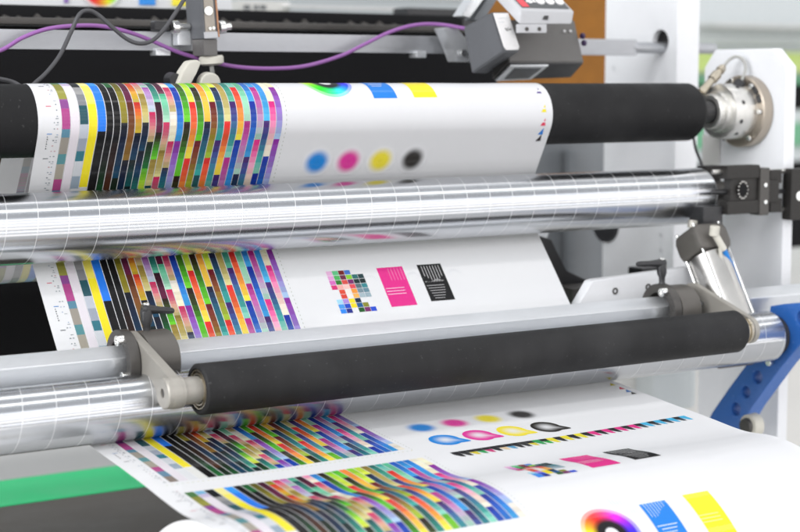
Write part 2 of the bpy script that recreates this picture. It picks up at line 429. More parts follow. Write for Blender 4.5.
# one list of ramps for every column, read along the travel
CHART = ['blk blk dgn', 'dgn blk dbr', 'olv dnv dgn', 'plm bro dnv', 'olv redo redo dnv dte dte', 'crs kha dnv dnv tea dte', 'mag lil crs dgn lim dgn', 'tea tea plm grn kha tea', 'plm mnt crs kha crs blu', 'pnk crs crm crs nav vio',
         'blu blu vio', 'grn grn grn', 'lim red red', 'grn grn mar', 'ora nav tea', 'lim mar red', 'lim nav pur', 'kha red pur', 'tea pur mag', 'pur red blu',
         'mnt mag nav', 'blu blu pur', 'blu mag pnk', 'sky pur blu', 'crm pnk blu', 'crm vio vio']
CW, CW5 = .00523, .0064; U1 = .0163
def chart(s0, ghost=0.0):
    """one block of the colour test chart"""
    k = Ink(-1 if ghost else 1); Lb = .1155; g = .0003
    def column(i, cells):
        u, w = (U1+i*CW5, CW5) if i < 5 else (U1+5*CW5+(i-5)*CW, CW)
        for a, b, c in cells:
            if ghost: c = mixc(c, WHITE, ghost)
            k.quad(u+g, u+w-g, s0+a, s0+b, c)
    H = hexc
    column(0, [(0, .009, H('4C7A48')), (.009, .018, H('8C8B3E')), (.018, .026, H('9A9846')), (.026, .033, H('8E4E92')), (.033, .047, H('B24A8C')), (.047, .053, H('5E8CA2')),
               (.053, .066, H('A09A90')), (.066, .074, H('5A9298')), (.074, .086, H('A8A294')), (.086, .095, H('B04A86')), (.095, .105, H('5E86A0')), (.105, .1155, H('8C8078'))])
    column(1, [(0, .006, H('7EB6D8')), (.006, .012, H('C9BCD8')), (.012, .1155, H('E6E0E6'))])
    column(2, [(0, .014, H('10181C')), (.014, .022, H('9A9A9A')), (.022, .031, H('84868A')), (.031, .044, H('2A5660')), (.044, .054, H('C2C8D2')), (.054, .064, H('A2AAB8')),
               (.064, .072, H('3A7A88')), (.072, .084, H('D2D6DA')), (.084, .094, H('9AAAB8')), (.094, .1155, H('E2E4E6'))])
    column(3, [(0, .012, H('F4EC9C')), (.012, .03, H('F6E965')), (.03, .093, H('F5E52C')), (.093, .1155, H('E6E6E2'))])
    column(4, [(0, .012, H('3A9CF0')), (.012, .049, H('2A80EC'))]+[(.049+.00665*j, .049+.00665*(j+1), H(('0C0C10', '08080A', '141012', '0B0B0B')[j % 4])) for j in range(10)])
    rows = 8; rh = Lb/rows; micro = 3
    for i, row in enumerate(CHART):
        names = row.split(); off = (i+1) % 3; cells = []
        rows, rh = (16, Lb/16) if len(names) == 6 else (8, Lb/8)
        for r in range(rows):
            q = (r+off)//3; rp = RAMP[names[q % len(names)]]
            for mc in range(micro):
                t = ((r+off) % 3+mc/micro)/2.67*(len(rp)-1); t = min(t, len(rp)-1.001); m = int(t); vv = 1+.12*math.sin(i*7.3+r*3.1+mc*1.7); c = tuple(min(.9, x*vv) for x in mixc(rp[m], rp[m+1], t-m))
                cells.append((r*rh+rh*mc/micro, r*rh+rh*(mc+1)/micro, c))
        column(i+5, cells)
    k.done('colour_chart' if not ghost else 'show_through', 'pale chart showing through the back of the paper' if ghost else None)
    if ghost: return
    # margin print: fine text rows, register ticks and the dotted frame
    m = Ink(1); r2 = random.Random(int(s0*1000))
    t = s0-.004
    while t < s0+Lb:
        for j in range(2):
            if r2.random() < .75:
                m.quad(.0108+.0022*j, .0108+.0022*j+r2.choice((.0008, .0012)), t, t+.0007, hexc(r2.choice(('8A9098', '9AA0A8', 'C29AA0', '98A8C4', '707880'))))
        if r2.random() < .5: m.quad(.0122, .0142, t+.0016, t+.0021, hexc(r2.choice(('A8ADB4', '8C9299'))))
        t += .0042
    for j, h in enumerate(('6A6A74', 'D66A80', '5C8CC8', '50545C')):
        m.quad(.0062, .0098, s0+.012+.019*j, s0+.0126+.019*j, hexc(h))
    for j in range(6): m.quad(.0066, .0071+.0003*(j % 2), s0+.052+.0018*j, s0+.0529+.0018*j, hexc('5A5A60'))
    m.done('margin_text')
    f = Ink(1); t = s0-.002
    ue = U1+5*CW5+26*CW+.003
    while t < s0+Lb+.002: f.quad(ue, ue+.0004, t, t+.0012, hexc('A8B0A0')); t += .0034
    u = .012
    while u < ue: f.quad(u, u+.0014, s0+Lb+.0042, s0+Lb+.0046, hexc(r2.choice(('B8C890', 'A4C8A8', 'D0C890')))); u += .0034
    f.done('dotted_frame')
for s0 in (.3675, .503, .639, .7745, .910): chart(s0)
for s0 in (.2965, .3675): chart(s0, .55)

C_, M_, Y_, K_ = hexc('1E8ADC'), hexc('E23A9E'), hexc('F2E23C'), hexc('2A2622')
SPOTS = ((.2205, C_, 'cyan'), (.2478, M_, 'magenta'), (.2762, Y_, 'yellow'), (.3052, K_, 'black'))
smooth01 = lambda x: max(0, min(1, x))**2*(3-2*max(0, min(1, x)))
def hue_c(a, v=1.0, s_=.9):
    return srgb(colorsys.hsv_to_rgb((a/(2*math.pi)) % 1, s_, v))
for kk in (0, -.271, -.542):
    lo, hi = .40, 1.20
    D = kk
    if lo < .8525+D < hi:
        for (u, c, nm) in SPOTS:                                   # soft-edged dots
            k = Ink(1); k.polar(u, .8525+D, lambda a: .0128, lambda q, a, c=c: mixc(mixc(c, tuple(x*.75 for x in c), smooth01(.25-q)*2), WHITE, smooth01((q-.38)/.62)), 14, 40)
            k.done('ink_dot', 'soft-edged '+nm+' dot')
    if lo < .884+D < hi:
        for (u, c, nm) in SPOTS:                                   # teardrops, pale in the middle
            k = Ink(1)
            def rf(a):
                d = (a-math.radians(28)+math.pi) % (2*math.pi)-math.pi
                return .0112+.0070*max(0, 1-abs(d)/.48)**1.5
            k.polar(u-.001, .8835+D, rf, lambda q, a, c=c: mixc(mixc(WHITE, c, .10), c, smooth01(q*1.12)), 14, 72)
            k.done('ink_drop', nm+' teardrop with pale middle')
    if lo < .911+D < hi:
        k = Ink(1); n = 34
        for i in range(n):
            u = .2067+.2094*i/n; w = .2094/n; t = .9105-.0085*i/n+D
            colr = ('2A2A2C', '3A3A3A', 'D8C83C', '34A05A', 'C8407A', '2C2C30', 'E0C8A0', '5A9AC0')[i % 8] if i < 12 else ('2C2C2E' if i % 3 else '38A84C', 'E8DC3C')[i % 2] if i < 18 else ('2E2E30', 'E23A8C')[i % 2] if i < 26 else ('3A4A54', '4CB6E0')[i % 2]
            k.quad(u, u+w*.96, t-.002, t+.0026, hexc('26262A' if i % 2 == 0 or i < 8 else colr))
            k.poly([(u, t+.0028), (u+w*.96, t+.0028), (u+w*.96, t+.0085), (u+w*.5, t+.0075)], hexc(colr))
        k.done('control_strip')
    if lo < .95+D < hi:
        k = Ink(1); g = .0002
        def cell(cx, r, h, w=1): k.quad(.2215+.0052*cx+g, .2215+.0052*(cx+w)-g, .9475+.0042*r+D+g, .9475+.0042*(r+1)+D-g, hexc(h), 0)
        for cx, r, h in [(0, 0, 'E8B8DC'), (1, 0, '64C888'), (2, 0, '7A1E1E'), (3, 0, '4A7CCC'), (0, 1, 'E0A0D4'), (1, 1, '4CB05C'), (2, 1, '6A2440'), (3, 1, '88C832'), (4, 1, '2A6A6A'), (5, 1, '1E3C40'),
                         (0, 2, 'D870C0'), (1, 2, '2E7A2E'), (2, 2, 'D8504A'), (3, 2, '7A2A6A'), (4, 2, '163030'), (5, 2, '14282A'), (0, 3, 'D8347A'), (1, 3, 'F0B0A8'), (2, 3, 'F4C8C0'), (3, 3, 'E4505A'), (4, 3, '5A7078'), (5, 3, '3A8890'),
                         (1, 4, 'E0503A'), (2, 4, 'F0E8E0'), (3, 4, 'F09A40'), (4, 4, '7A929C'), (5, 4, '6A8E9C'), (1, 5, 'DE4A3C'), (2, 5, 'F2ECE4'), (3, 5, 'F4B860'), (4, 5, 'A8BCC4'), (5, 5, '9CB2BC'),
                         (0, 6, 'A8DCF0'), (1, 6, 'B090DC'), (2, 6, 'F4E22C'), (3, 6, '122C4A'), (0, 7, '4A9CE8'), (1, 7, '2850C8'), (2, 7, 'F4E02A'), (3, 7, '1E5A94'), (4, 7, '8C8A30'),
                         (0, 8, '2E8CF0'), (1, 8, '1E2C8C'), (3, 8, '1C5A24'), (4, 8, '7A2A6A'), (5, 8, '2A50D0')]: cell(cx, r, h)
        k.done('patch_grid')
        k = Ink(1); k.quad(.266, .289, .9478+D, .983+D, hexc('E6318F')); k.done('magenta_patch')
        k = Ink(1); k.quad(.3025, .3245, .9475+D, .981+D, hexc('101012')); k.done('black_patch')
        k = Ink(2)
        for j in range(5): k.quad(.2752+.0028*j, .2755+.0028*j, .9492+D, .960+D, hexc('F4B6D6'))
        for j in range(3): k.quad(.267, .2835, .9665+.0026*j+D, .9671+.0026*j+D, hexc('F6D2E4'))
        k.done('line_pattern'); k = Ink(2)
        for j in range(7): k.quad(.3055+.0026*j, .3061+.0026*j, .949+D, .9585+.004*math.sin(j*.5)+D, hexc('C8C8C8'))
        for j in range(6): k.quad(.304+.0006*j, .320-.0005*j*j*.3, .9668+.0023*j+D, .9673+.0023*j+D, hexc('BEBEBE'))
        for j in range(7): k.poly([(.304+.0025*j, .9628+.0012*math.sin(j)+D), (.3062+.0025*j, .9622+.0012*math.sin(j+1)+D), (.3062+.0025*j, .9634+D), (.304+.0025*j, .9641+D)], hexc('9A9A9A'))
        k.done('line_pattern')
        for cx in (.2565, .2955, .3335):                             # pale line drawing between the patches
            k = Ink(1)
            for j in range(14):
                a = math.pi*(.1+.8*j/13); r0 = .0052
                k.poly([(cx+r0*math.cos(a), .962+D-r0*1.3*math.sin(a)), (cx+r0*math.cos(a)+.0003, .962+D-r0*1.3*math.sin(a)), (cx+.0093*math.cos(a)+.0003, .9625+D-.0093*math.sin(a)), (cx+.0093*math.cos(a), .9625+D-.0093*math.sin(a))], hexc('D4D6DC'))
            k.done('line_drawing')
    if lo < 1.0485+D < hi:
        k = Ink(1)
        def wc(q, a):
            if q < .22: return WHITE
            if q < .47: return hexc('0E0A10')
            c = hue_c(math.radians(250)-a, .97, .86); return mixc(tuple(x*.12 for x in c), c, smooth01((q-.45)/.25)) if q < .72 else mixc(c, WHITE, .35 if q > .86 else .0)
        k.polar(.232, 1.0500+D, lambda a: .0205, wc, 20, 72); k.done('colour_wheel')
        k = Ink(1); k.quad(.2645, .285, 1.0320+D, 1.0720+D, hexc('1E82DE')); k.done('blue_patch')
        k = Ink(1); k.quad(.3005, .3215, 1.0305+D, 1.0715+D, hexc('F8E62A')); k.done('yellow_patch')
        k = Ink(2)
        for j in range(7): k.quad(.2670+.0023*j, .2674+.0023*j, 1.0310+D, 1.0405+.0035*math.sin(j*.6+1)+D, hexc('DCEAF8'))
        for j in range(4): k.quad(.2660+.002*(j % 2), .2815-.0015*j, 1.0505+.0026*j+D, 1.0511+.0026*j+D, hexc('E4EEF8'))
        k.done('line_pattern'); k = Ink(2)
        for j in range(3): k.quad(.3005, .3165, 1.0485+.0026*j+D, 1.0491+.0026*j+D, hexc('FBF3A0'))
        k.done('line_pattern'); k = Ink(2)
        for j in range(7): k.quad(.2465+.0022*j, .2468+.0022*j, 1.0225+.001*j+D, 1.034+.001*j+D, hexc('C8D4E4'))
        k.done('line_pattern')
    if lo < .793+D < hi:
        for ds, h in ((.793, '4A2A80'), (.8095, 'EBDD3A'), (.8205, 'D83A5A'), (.8285, '2A7ACC'), (.8345, '2E2A2C')):
            k = Ink(1); k.poly([(.4185, ds+.0042+D), (.4235, ds+.0042+D), (.4228, ds-.002+D)], hexc(h)); k.done('register_mark')

# ------------------------------------------------------------------ rollers
XE = .978
def roller(name, sec, x0, x1, m, label, shaft_r=.009, shaft=.05, edge=.003, group=None):
    (cy, cz), r = sec[0], sec[1]-.0003
    t = thing(name, ((x0+x1)/2, cy, cz), label, 'roller', group)
    prof = [(0, r-edge), (edge*.3, r-edge*.45), (edge, r), (x1-x0-edge, r), (x1-x0-edge*.3, r-edge*.45), (x1-x0, r-edge)]
    build('sleeve', lathe((x0, cy, cz), (1, 0, 0), prof, 128), m, t, loc=(x0, cy, cz))
    build('shaft', cyl((x1-.002, cy, cz), (x1+shaft, cy, cz), shaft_r), M['dark_steel'], t)
    return t
roller('rubber_roller', BLK, -.12, .985, M['rubber'], 'long black rubber roller carrying the paper at the top', .0098, .018, .009)
roller('aluminium_roller', ALU, -.12, XE, M['alu'], 'shiny grooved aluminium roller just below the black top roller', .012, .026, .0016)
roller('aluminium_roller', LOW, -.12, XE, M['alu'], 'lower shiny aluminium roller pressed by the small rubber roller', .0165, .0085, .0012)
roller('aluminium_roller', REAR, -.12, .917, M['alu_bar'], 'dim metal roller behind the paper, under the upper aluminium roller', .009, .03, .0015)

# nip roller
(ny, nz), nr = NIP
NX0, NX1 = .4415, .9105
t = thing('nip_roller', ((NX0+NX1)/2, ny, nz), 'slim worn black rubber roller held between two clamp arms', 'roller')
e = .0012
build('sleeve', lathe((NX0, ny, nz), (1, 0, 0), [(.004, nr*.80), (0, nr*.82), (0, nr-e), (e, nr), (NX1-NX0-.006, nr), (NX1-NX0-.002, nr-.003), (NX1-NX0, nr-.007), (NX1-NX0, nr*.5)], 96, False), M['nip_rubber'], t)
for a, b, tk in ((.805, .70, .0012), (.66, .55, .0022), (.50, .40, .0008)):
    build('bearing_ring', lathe((NX0+.0005, ny, nz), (1, 0, 0), [(tk, nr*a), (0, nr*(a-.03)), (0, nr*(b+.03)), (tk, nr*b), (tk+.002, nr*b)], 64, False), M['bearing'], t)
build('bearing_seal', lathe((NX0+.0025, ny, nz), (1, 0, 0), [(0, nr*.82), (.002, nr*.82)], 48), M['dark_steel'], t)
build('end_ring', lathe((NX1-.001, ny, nz), (1, 0, 0), [(0, .011), (.002, .0112), (.003, .0095), (.004, .0095), (.0045, .0108), (.0065, .0108), (.007, .009)], 48), M['bearing'], t)

# wound roll of finished paper
(wy, wz), wr = WOUND
t = thing('paper_roll', (X0+W/2, wy, wz-wr), 'big wound roll of finished white paper under the printed sheet', 'paper roll')
bm = bmesh.new()
prof = [(0, .03), (0, wr-.004), (.0004, wr-.0012), (.0015, wr-.0008), (W-.004, wr-.0008), (W, wr-.004), (W, .03)]
add_lathe(bm, (X0-.0015, wy, wz), (1, 0, 0), prof, 160, False)
build('wound_paper', bm, M['roll_paper'], t)
build('core', lathe((X0-.03, wy, wz), (1, 0, 0), [(0, .018), (0, .0295), (W+.06, .0295), (W+.06, .018)], 64), M['cream'], t)

# ------------------------------------------------------------------ square bar and clamps
tilt = math.radians(20)
E = Vector((0, 1.0, -.1808)); du = Vector((0, math.cos(tilt), math.sin(tilt))); dv = Vector((0, math.sin(tilt), -math.cos(tilt)))
bw, bt = .018, .016
bm = bmesh.new()
o_ = E+Vector((-.12, 0, 0))
add_prism(bm, [o_, o_+du*bw, o_+du*bw+dv*bt, o_+dv*bt], (1.42, 0, 0), .0007)
bar = build('square_bar', bm, M['alu_bar'])
tag(bar, 'square aluminium bar running under the slanted paper, carrying both clamps', 'bar')
bar_c = E+du*bw/2+dv*bt/2

def clamp(xr, x_block, x_arm, boss, lever_dir, label):
    """split ring on the bar, arm plate down to the roller axle, clamping lever"""
    by, bz = bar_c.y, bar_c.z
    t = thing('clamp_arm', (xr, by, bz), label, 'clamp', 'clamp arms on the square bar')
    # C-shaped ring, open towards the rear-left
    ring = []; R1, R0 = .0215, .0142
    a0, a1 = math.radians(-12), math.radians(322)
    off = math.radians(28)
    for k in range(41): a = a0+(a1-a0)*k/40+off; ring.append((by+R1*math.cos(a), bz+R1*1.0*math.sin(a)))
    for k in range(40, -1, -1): a = a0+(a1-a0)*k/40+off; ring.append((by+R0*math.cos(a), bz+R0*math.sin(a)))
    build('clamp_ring', plate(ring, [], xr, .0075, .0007), M['dark_steel'], t)
    # block on the bar: outline wraps the bar with a square opening
    x0, x1 = x_block
    sq = [o for o in [(E+du*bw*p+dv*bt*q) for p, q in ((-.03, -.03), (1.03, -.03), (1.03, 1.03), (-.03, 1.03))]]
    outl = [(by+.022*math.cos(a), bz+.0195*math.sin(a)) for a in [math.radians(-60+ k*10) for k in range(0, 31)]]
    build('clamp_block', plate(outl, [[(p.y, p.z) for p in sq]], x0, x1-x0, .001), M['clamp_grey'], t)
    for a in (118, 205):
        p = Vector((xr, by+.0178*math.cos(math.radians(a)), bz+.0178*math.sin(math.radians(a))))
        bm = bmesh.new(); add_lathe(bm, p+Vector((-.0045, 0, 0)), (1, 0, 0), [(.0012, .0014), (.0012, .0021), (0, .0024), (0, .0032), (.0005, .0036), (.005, .0036)], 20)
        build('screw', bm, M['chrome'], t)
    # arm plate: teardrop from the bar to the axle
    cy, cz = ny, nz; pts = []
    A = Vector((0, by+.002, bz+.003)); B = Vector((0, cy, cz)); d = (B-A); ang = math.atan2(d.z, d.y); Rb, Ra = .0108, .0165
    for k in range(17): a = ang-math.pi/2+math.pi*k/16; pts.append((B.y+Rb*math.cos(a), B.z+Rb*math.sin(a)))
    for k in range(17): a = ang+math.pi/2+math.pi*k/16; pts.append((A.y+Ra*math.cos(a), A.z+Ra*math.sin(a)))
    build('arm_plate', plate(pts, [[(p.y, p.z) for p in sq]], x_arm[0], x_arm[1]-x_arm[0], .0009), M['warm_grey'], t)
    bm = bmesh.new(); x0, x1 = boss; s = 1 if x1 > x0 else -1; Lb = abs(x1-x0)
    add_lathe(bm, (x0, cy, cz), (s, 0, 0), [(.0022, .0028), (0, .0030), (0, .0095), (.0008, .0104), (Lb*.5, .0104), (Lb*.5, .0088), (Lb, .0088)], 48)
    build('boss', bm, M['warm_grey'], t)
    build('axle_end', cyl((x0+s*.0008, cy, cz), (x0+s*.0026, cy, cz), .0032), M['dark_steel'], t)
    # lever
    p = Vector((sum(x_block)/2-.004, by+.001, bz+.017)) if lever_dir[0] > 0 else Vector((xr+.004, by, bz+.0215))
    bm = bmesh.new(); top = p+Vector((0, .001, .0125))
    add_lathe(bm, p-Vector((0, 0, .002)), (0, .001, .016), [(0, .0034), (.002, .0030), (.003, .0024), (.007, .0026), (.0105, .0040), (.0165, .0042), (.019, .0036), (.020, .0022)], 24)
    st = build('lever_stem', bm, M['black_plastic'], t)
    d = Vector(lever_dir).normalized(); bm = bmesh.new()
    add_lathe(bm, top+Vector((0, 0, .004))-d*.003, d, [(q*(1 if lever_dir[0] > 0 else 1.25), w) for q, w in ((0, .003), (.002, .0040), (.006, .0031), (.013, .0024), (.019, .0024), (.022, .0018), (.0227, .001))], 20)
    build('lever_grip', bm, M['black_plastic'], st)
    build('lever_button', cyl(top+Vector((0, 0, .004)), top+Vector((0, 0, .0084)), .0024), M['chrome'], st)
    return t
clamp(.4135, (.4285, .4495), (.4215, .428), (.4175, .442), (1, -.1, -.12), 'near clamp arm holding the open-ended left end of the slim roller')
clamp(.880, (.888, .908), (.9178, .9228), (.9165, .9182), (-1, .05, .02), 'far clamp arm beside the air cylinder, its black lever pointing left')

# ------------------------------------------------------------------ blue arm at the end of the lower roller
XB = XE+.0085
def yz(x, y, X): p = atX(x, y, X); return (p.y, p.z)
outl = [yz(*q, XB) for q in [(770, 306), (783, 304), (840, 300), (900, 300), (900, 330), (850, 338), (812, 340), (800, 345), (783, 365), (766, 388), (752, 407), (736, 434), (706, 424), (712, 412), (730, 386), (748, 362), (764, 342), (768, 325)]]
holes = []
for (px, py, r) in ((757, 377, .0055), (745.5, 392, .0050), (735.5, 409, .0055), (802, 318, .006)):
    c = yz(px, py, XB); holes.append(circ(c[0], c[1], r))
c = yz(786, 327, XB); holes.append(circ(c[0], c[1], .0012))
t = thing('blue_arm', atX(770, 350, XB), 'blue enamelled arm with round holes at the end of the lower roller', 'arm')
build('arm_plate', plate(outl, holes, XB, .016, .0012), M['blue'], t)
bm = bmesh.new(); c = atX(773, 362, XB); hexbolt(bm, c+Vector((-.003, 0, 0)), (-1, 0, 0), .003, .003); build('bolt', bm, M['chrome'], t)
# cream idler seen behind the arm's foot
c = at(747, 426, 1.0)
t = thing('idler_wheel', c, 'cream round idler wheel behind the foot of the blue arm', 'wheel')
build('rim', lathe(c, (1, 0, 0), [(0, .007), (.001, .0095), (.010, .0102), (.011, .0085)], 40), M['cream'], t)
build('hub', lathe(c-Vector((.003, 0, 0)), (1, 0, 0), [(0, .0062), (.0032, .007)], 32), M['dark_steel'], t)

# ------------------------------------------------------------------ side frames
def xplate(name, X, tk, poly_px, holes_px, m, label, cat):
    poly = [yz(*q, X) for q in poly_px]
    hs = [circ(*yz(px, py, X), r) for px, py, r in holes_px]
    o = build(name, plate(poly, hs, X, tk, .001), m); return tag(o, label, cat)
XA = 1.060
t = thing('side_frame', (XA, 1.25, -.45), 'white inner side plate with the rail hole, behind the black roller', 'side frame')
pa = [(1.197, .12), (1.197, -.24), (1.305, -.24), (1.305, .12)]
hA = [circ(*yz(660, 42, XA), .0115), circ(*yz(613.5, 69, XA), .0016), circ(*yz(660, 236, XA), .0018), circ(*yz(660, 251, XA), .0018)]
build('plate', plate(pa, hA, XA, .028, .0012), M['white_paint'], t)
build('hole_lining', lathe((XA+.006, *yz(660, 42, XA)), (1, 0, 0), [(0, .0112), (.02, .0112)], 32, False), M['black_plastic'], t)
c = yz(607, 224, XA)
build('port_ring', lathe((XA-.004, c[0], c[1]), (1, 0, 0), [(.004, .019), (0, .018), (0, .006), (.003, .006)], 40), M['black_plastic'], t)

XBp = 1.050
pts = [(1.0437, .012), (1.0437, -.45), (1.148, -.45), (1.148, .0), (1.132, .0235), (1.060, .0235)]
top = yz(740, 49, XBp)[1]
yl, yr = 1.148, 1.0437
pts = [(yr, -.45), (yl, -.45), (yl, top-.016), (yl-.014, top), (yr+.018, top), (yr, top-.016)]
t = thing('side_frame', (XBp, 1.09, -.45), 'white outer side plate with cut corners, carrying the round flange bearing', 'side frame')
build('plate', plate(pts, [circ(*yz(730, 142, XBp), .003)], XBp, .012, .0012), M['white_paint'], t)
bm = bmesh.new(); add_box(bm, Vector((XBp-.0016, 1.135, -.075)), (.003, .022, .05), None, .001); build('cover_plate', bm, M['pale_panel'], t)

# flange bearing
by, bz = BLK[0]
t = thing('flange_bearing', (XBp, by, bz), 'silver flange bearing on the white plate at the end of the black roller', 'bearing')
bm = bmesh.new()
add_lathe(bm, (1.003, by, bz), (1, 0, 0), [(.003, .0104), (0, .0108), (0, .0145), (.001, .0155), (.006, .0155), (.006, .0175), (.008, .0182), (.011, .0182), (.011, .0235), (.013, .0245), (.035, .0245)], 72)
build('hub', bm, M['flange'], t)
build('rim', lathe((1.038, by, bz), (1, 0, 0), [(0, .0246), (0, .0305), (.0012, .0318), (.011, .0318)], 72), M['flange_rim'], t)
for a in (20, 75, 128, 180, 235, 300):
    A = math.radians(a); p = Vector((1.0365, by+.0282*math.cos(A), bz+.0282*math.sin(A)))
    bm = bmesh.new(); hexbolt(bm, p, (-1, 0, 0), .0023, .002); build('bolt', bm, M['chrome'], t)
for a in (48, 66):
    A = math.radians(a+90); bm = bmesh.new()
    add_box(bm, Vector((1.0372, by+.0278*math.cos(A), bz+.0278*math.sin(A))), (.002, .0075, .004), Matrix.Rotation(A+math.pi/2, 3, 'X'), .0005); build('slot', bm, M['black_plastic'], t)
for a, x in ((160, 1.022), (200, 1.020), (120, 1.0245), (232, 1.022)):
    A = math.radians(a); d = Vector((0, math.cos(A), math.sin(A))); p = Vector((x, by, bz))+d*.0243
    build('grub_screw', cyl(p-d*.001, p+d*.0006, .0021), M['black_plastic'], t)
c = at(700.5, 108, by)
build('coupling_sleeve', lathe((.984, by, bz), (1, 0, 0), [(0, .0085), (.001, .0098), (.021, .0098)], 40), M['black_plastic'], t)
# plug, cable and brass gland
p = Vector((1.028, by-.004, bz+.026))
t = thing('sensor_plug', p, 'grey looped cable with brass gland and black plug on the flange bearing', 'cable plug')
build('plug', cyl(at(734, 93, 1.083), at(741, 82, 1.083), .0052), M['black_plastic'], t)
g0, g1 = at(699, 95, 1.10), at(724, 66, 1.10); d = g1-g0; L = d.length
build('gland', lathe(g0, d, [(0, .0022), (L*.08, .0022), (L*.08, .004), (L*.2, .004), (L*.22, .0034), (L*.5, .0034), (L*.52, .0046), (L*.72, .0046), (L*.74, .0032), (L*.82, .0032), (L*.83, .0042), (L*.93, .0038), (L, .002)], 14), M['bearing'], t)
build('cord', tube([g1-d*.02, at(729, 60, 1.10), at(736, 56.5, 1.095), at(743, 60, 1.09), at(745.5, 69, 1.086), at(741, 83, 1.083)], .0014, 10), M['pale_cable'], t)

# thin dark hose hanging in front of the inner frame
h = build('air_hose', tube([at(690, 128, 1.13), at(693.5, 138, 1.12), at(696, 150, 1.11), at(702, 166, 1.10), at(705, 190, 1.09), at(702, 235, 1.09)], .0013, 8), M['grey_cable'])
tag(h, 'thin dark grey hose hanging past the right end of the rollers', 'hose')

# black linkage on the outer plate
t = thing('guide_bracket', at(745, 190, 1.03), 'black guide bracket with light rods beside the upper aluminium roller', 'bracket')
Yb = 1.032
def bxy(x0, y0, x1, y1, Y, dep, nm, m, bev=.0008):
    a, b = at(x0, y0, Y), at(x1, y1, Y)
    bm = bmesh.new(); add_box(bm, Vector(((a.x+b.x)/2, Y+dep/2, (a.z+b.z)/2)), (abs(b.x-a.x), dep, abs(a.z-b.z)), None, bev); return build(nm, bm, m, t)
bxy(706, 166, 721, 183, Yb+.05, .012, 'block', M['linkage']); bxy(706, 196, 721, 210, Yb+.05, .012, 'block', M['linkage'])
bxy(703, 183, 731, 196, Yb+.048, .014, 'arm', M['black_plastic'])
bxy(728, 166, 760, 178, Yb, .011, 'block', M['linkage']); bxy(731, 178.5, 757, 201, Yb+.002, .009, 'block', M['linkage']); bxy(728, 201.5, 760, 213, Yb, .011, 'block', M['linkage'])
bxy(761, 168, 769, 215, Yb-.001, .013, 'block', M['dark_steel']); bxy(770.5, 170, 782, 183, Yb+.003, .008, 'block', M['linkage']); bxy(770.5, 199, 782, 212, Yb+.003, .008, 'block', M['linkage']); bxy(769.5, 180, 779, 202, Yb+.001, .010, 'block', M['linkage'])
bxy(792, 169, 812, 219, Yb-.001, .011, 'block', M['linkage'])
for y in (172, 192, 210):
    bm = bmesh.new(); a, b = at(712, y, Yb+.008), at(806, y-1, Yb+.008); add_cyl(bm, a, b, .0021); build('rod', bm, M['steel'] if y != 192 else M['black_plastic'], t)
for x, y in ((765, 185), (765, 202), (799, 196)):
    bm = bmesh.new(); hexbolt(bm, at(x, y, Yb-.0005), (0, -1, 0), .0018 if x < 790 else .0042, .0012); build('screw', bm, M['chrome'], t)
c = at(743, 190, Yb-.0004); bm = bmesh.new()
for k in range(14):
    a = 2*math.pi*k/14; p = c+Vector((.0052*math.cos(a), 0, .0072*math.sin(a))); add_box(bm, p, (.0014, .001, .0014), None, .0003)
build('toothed_ring', bm, M['steel'], t)
build('bore', lathe(c+Vector((0, .0002, 0)), (0, -1, 0), [(0, .005), (.0007, .005)], 24), M['black_panel'], t)

# pneumatic cylinder
Yc = 1.036
ax = Vector((0, -.52, -.854)).normalized()
c = at(703, 243, Yc)
t = thing('air_cylinder', c, 'tilted silver air cylinder with dark end cap, behind the square bar', 'air cylinder')
x_, y_, _ = axes(ax, Vector((1, 0, 0)))
rot = Matrix((y_, x_, ax)).transposed()
if rot.determinant() < 0: rot = Matrix((y_, -x_, ax)).transposed()
build('end_cap', box(c, (.037, .034, .026), rot, .0075), M['clamp_grey'], t)
build('barrel', cyl(c+ax*.0125, c+ax*.085, .0163, 48), M['steel'], t)
build('end_cap', box(c+ax*.096, (.040, .034, .022), rot, .002), M['clamp_grey'], t)
for sx in (-1, 1):
    for sy in (-1, 1):
        o = rot @ Vector((sx*.0142, sy*.0115, 0)); build('tie_rod', cyl(c+o-ax*.014, c+o+ax*.09, .0012, 12), M['chrome'], t)
f0 = at(714, 236, Yc-.02); bm = bmesh.new()
add_cyl(bm, f0, f0+Vector((0, -.001, .0085)), .0042, 20); add_cyl(bm, f0+Vector((-.001, 0, .004)), f0+Vector((.008, -.004, -.012)), .003, 16); build('fitting', bm, M['cream'], t)
bm = bmesh.new(); add_cyl(bm, at(692, 228, Yc), at(693, 220, Yc), .004, 20); build('fitting', bm, M['warm_grey'], t)
bm = bmesh.new(); add_box(bm, at(706, 215, Yc+.01), (.022, .018, .016), None, .001); build('mount_lug', bm, M['black_plastic'], t)
h = build('air_hose', tube([f0+Vector((.006, -.003, -.008)), at(727, 258, Yc-.022), at(735, 278, Yc-.02), at(741, 300, Yc-.012), at(743, 320, Yc+.01)], .0028, 12), M['blue_hose'])
tag(h, 'bright blue air hose running down from the air cylinder', 'hose')
h = build('air_hose', tube([f0+Vector((.003, -.004, -.010)), at(722, 262, Yc-.024), at(728, 282, Yc-.022), at(733, 302, Yc-.014), at(735, 320, Yc+.008)], .0016, 10), M['cream'])
tag(h, 'thin cream air hose beside the blue hose of the air cylinder', 'hose')

# white bracket plate behind the bar
Yw = 1.043
pl = [at(x, y, Yw) for x, y in ((578, 306), (592, 281.5), (596, 280), (694, 267), (720, 268), (720, 306))]
t = thing('mounting_plate', pl[0], 'white mounting plate with cut corner and bolt holes behind the square bar', 'plate')
build('plate', prism(pl, (0, .010, 0), .0008), M['white_paint'], t)
for x, y in ((615, 291), (648, 287)):
    p = at(x, y, Yw); build('socket_screw', lathe(p+Vector((0, .001, 0)), (0, -1, 0), [(0, .0028), (.0016, .0028), (.0016, .0016), (.0008, .0015)], 20), M['dark_steel'], t)
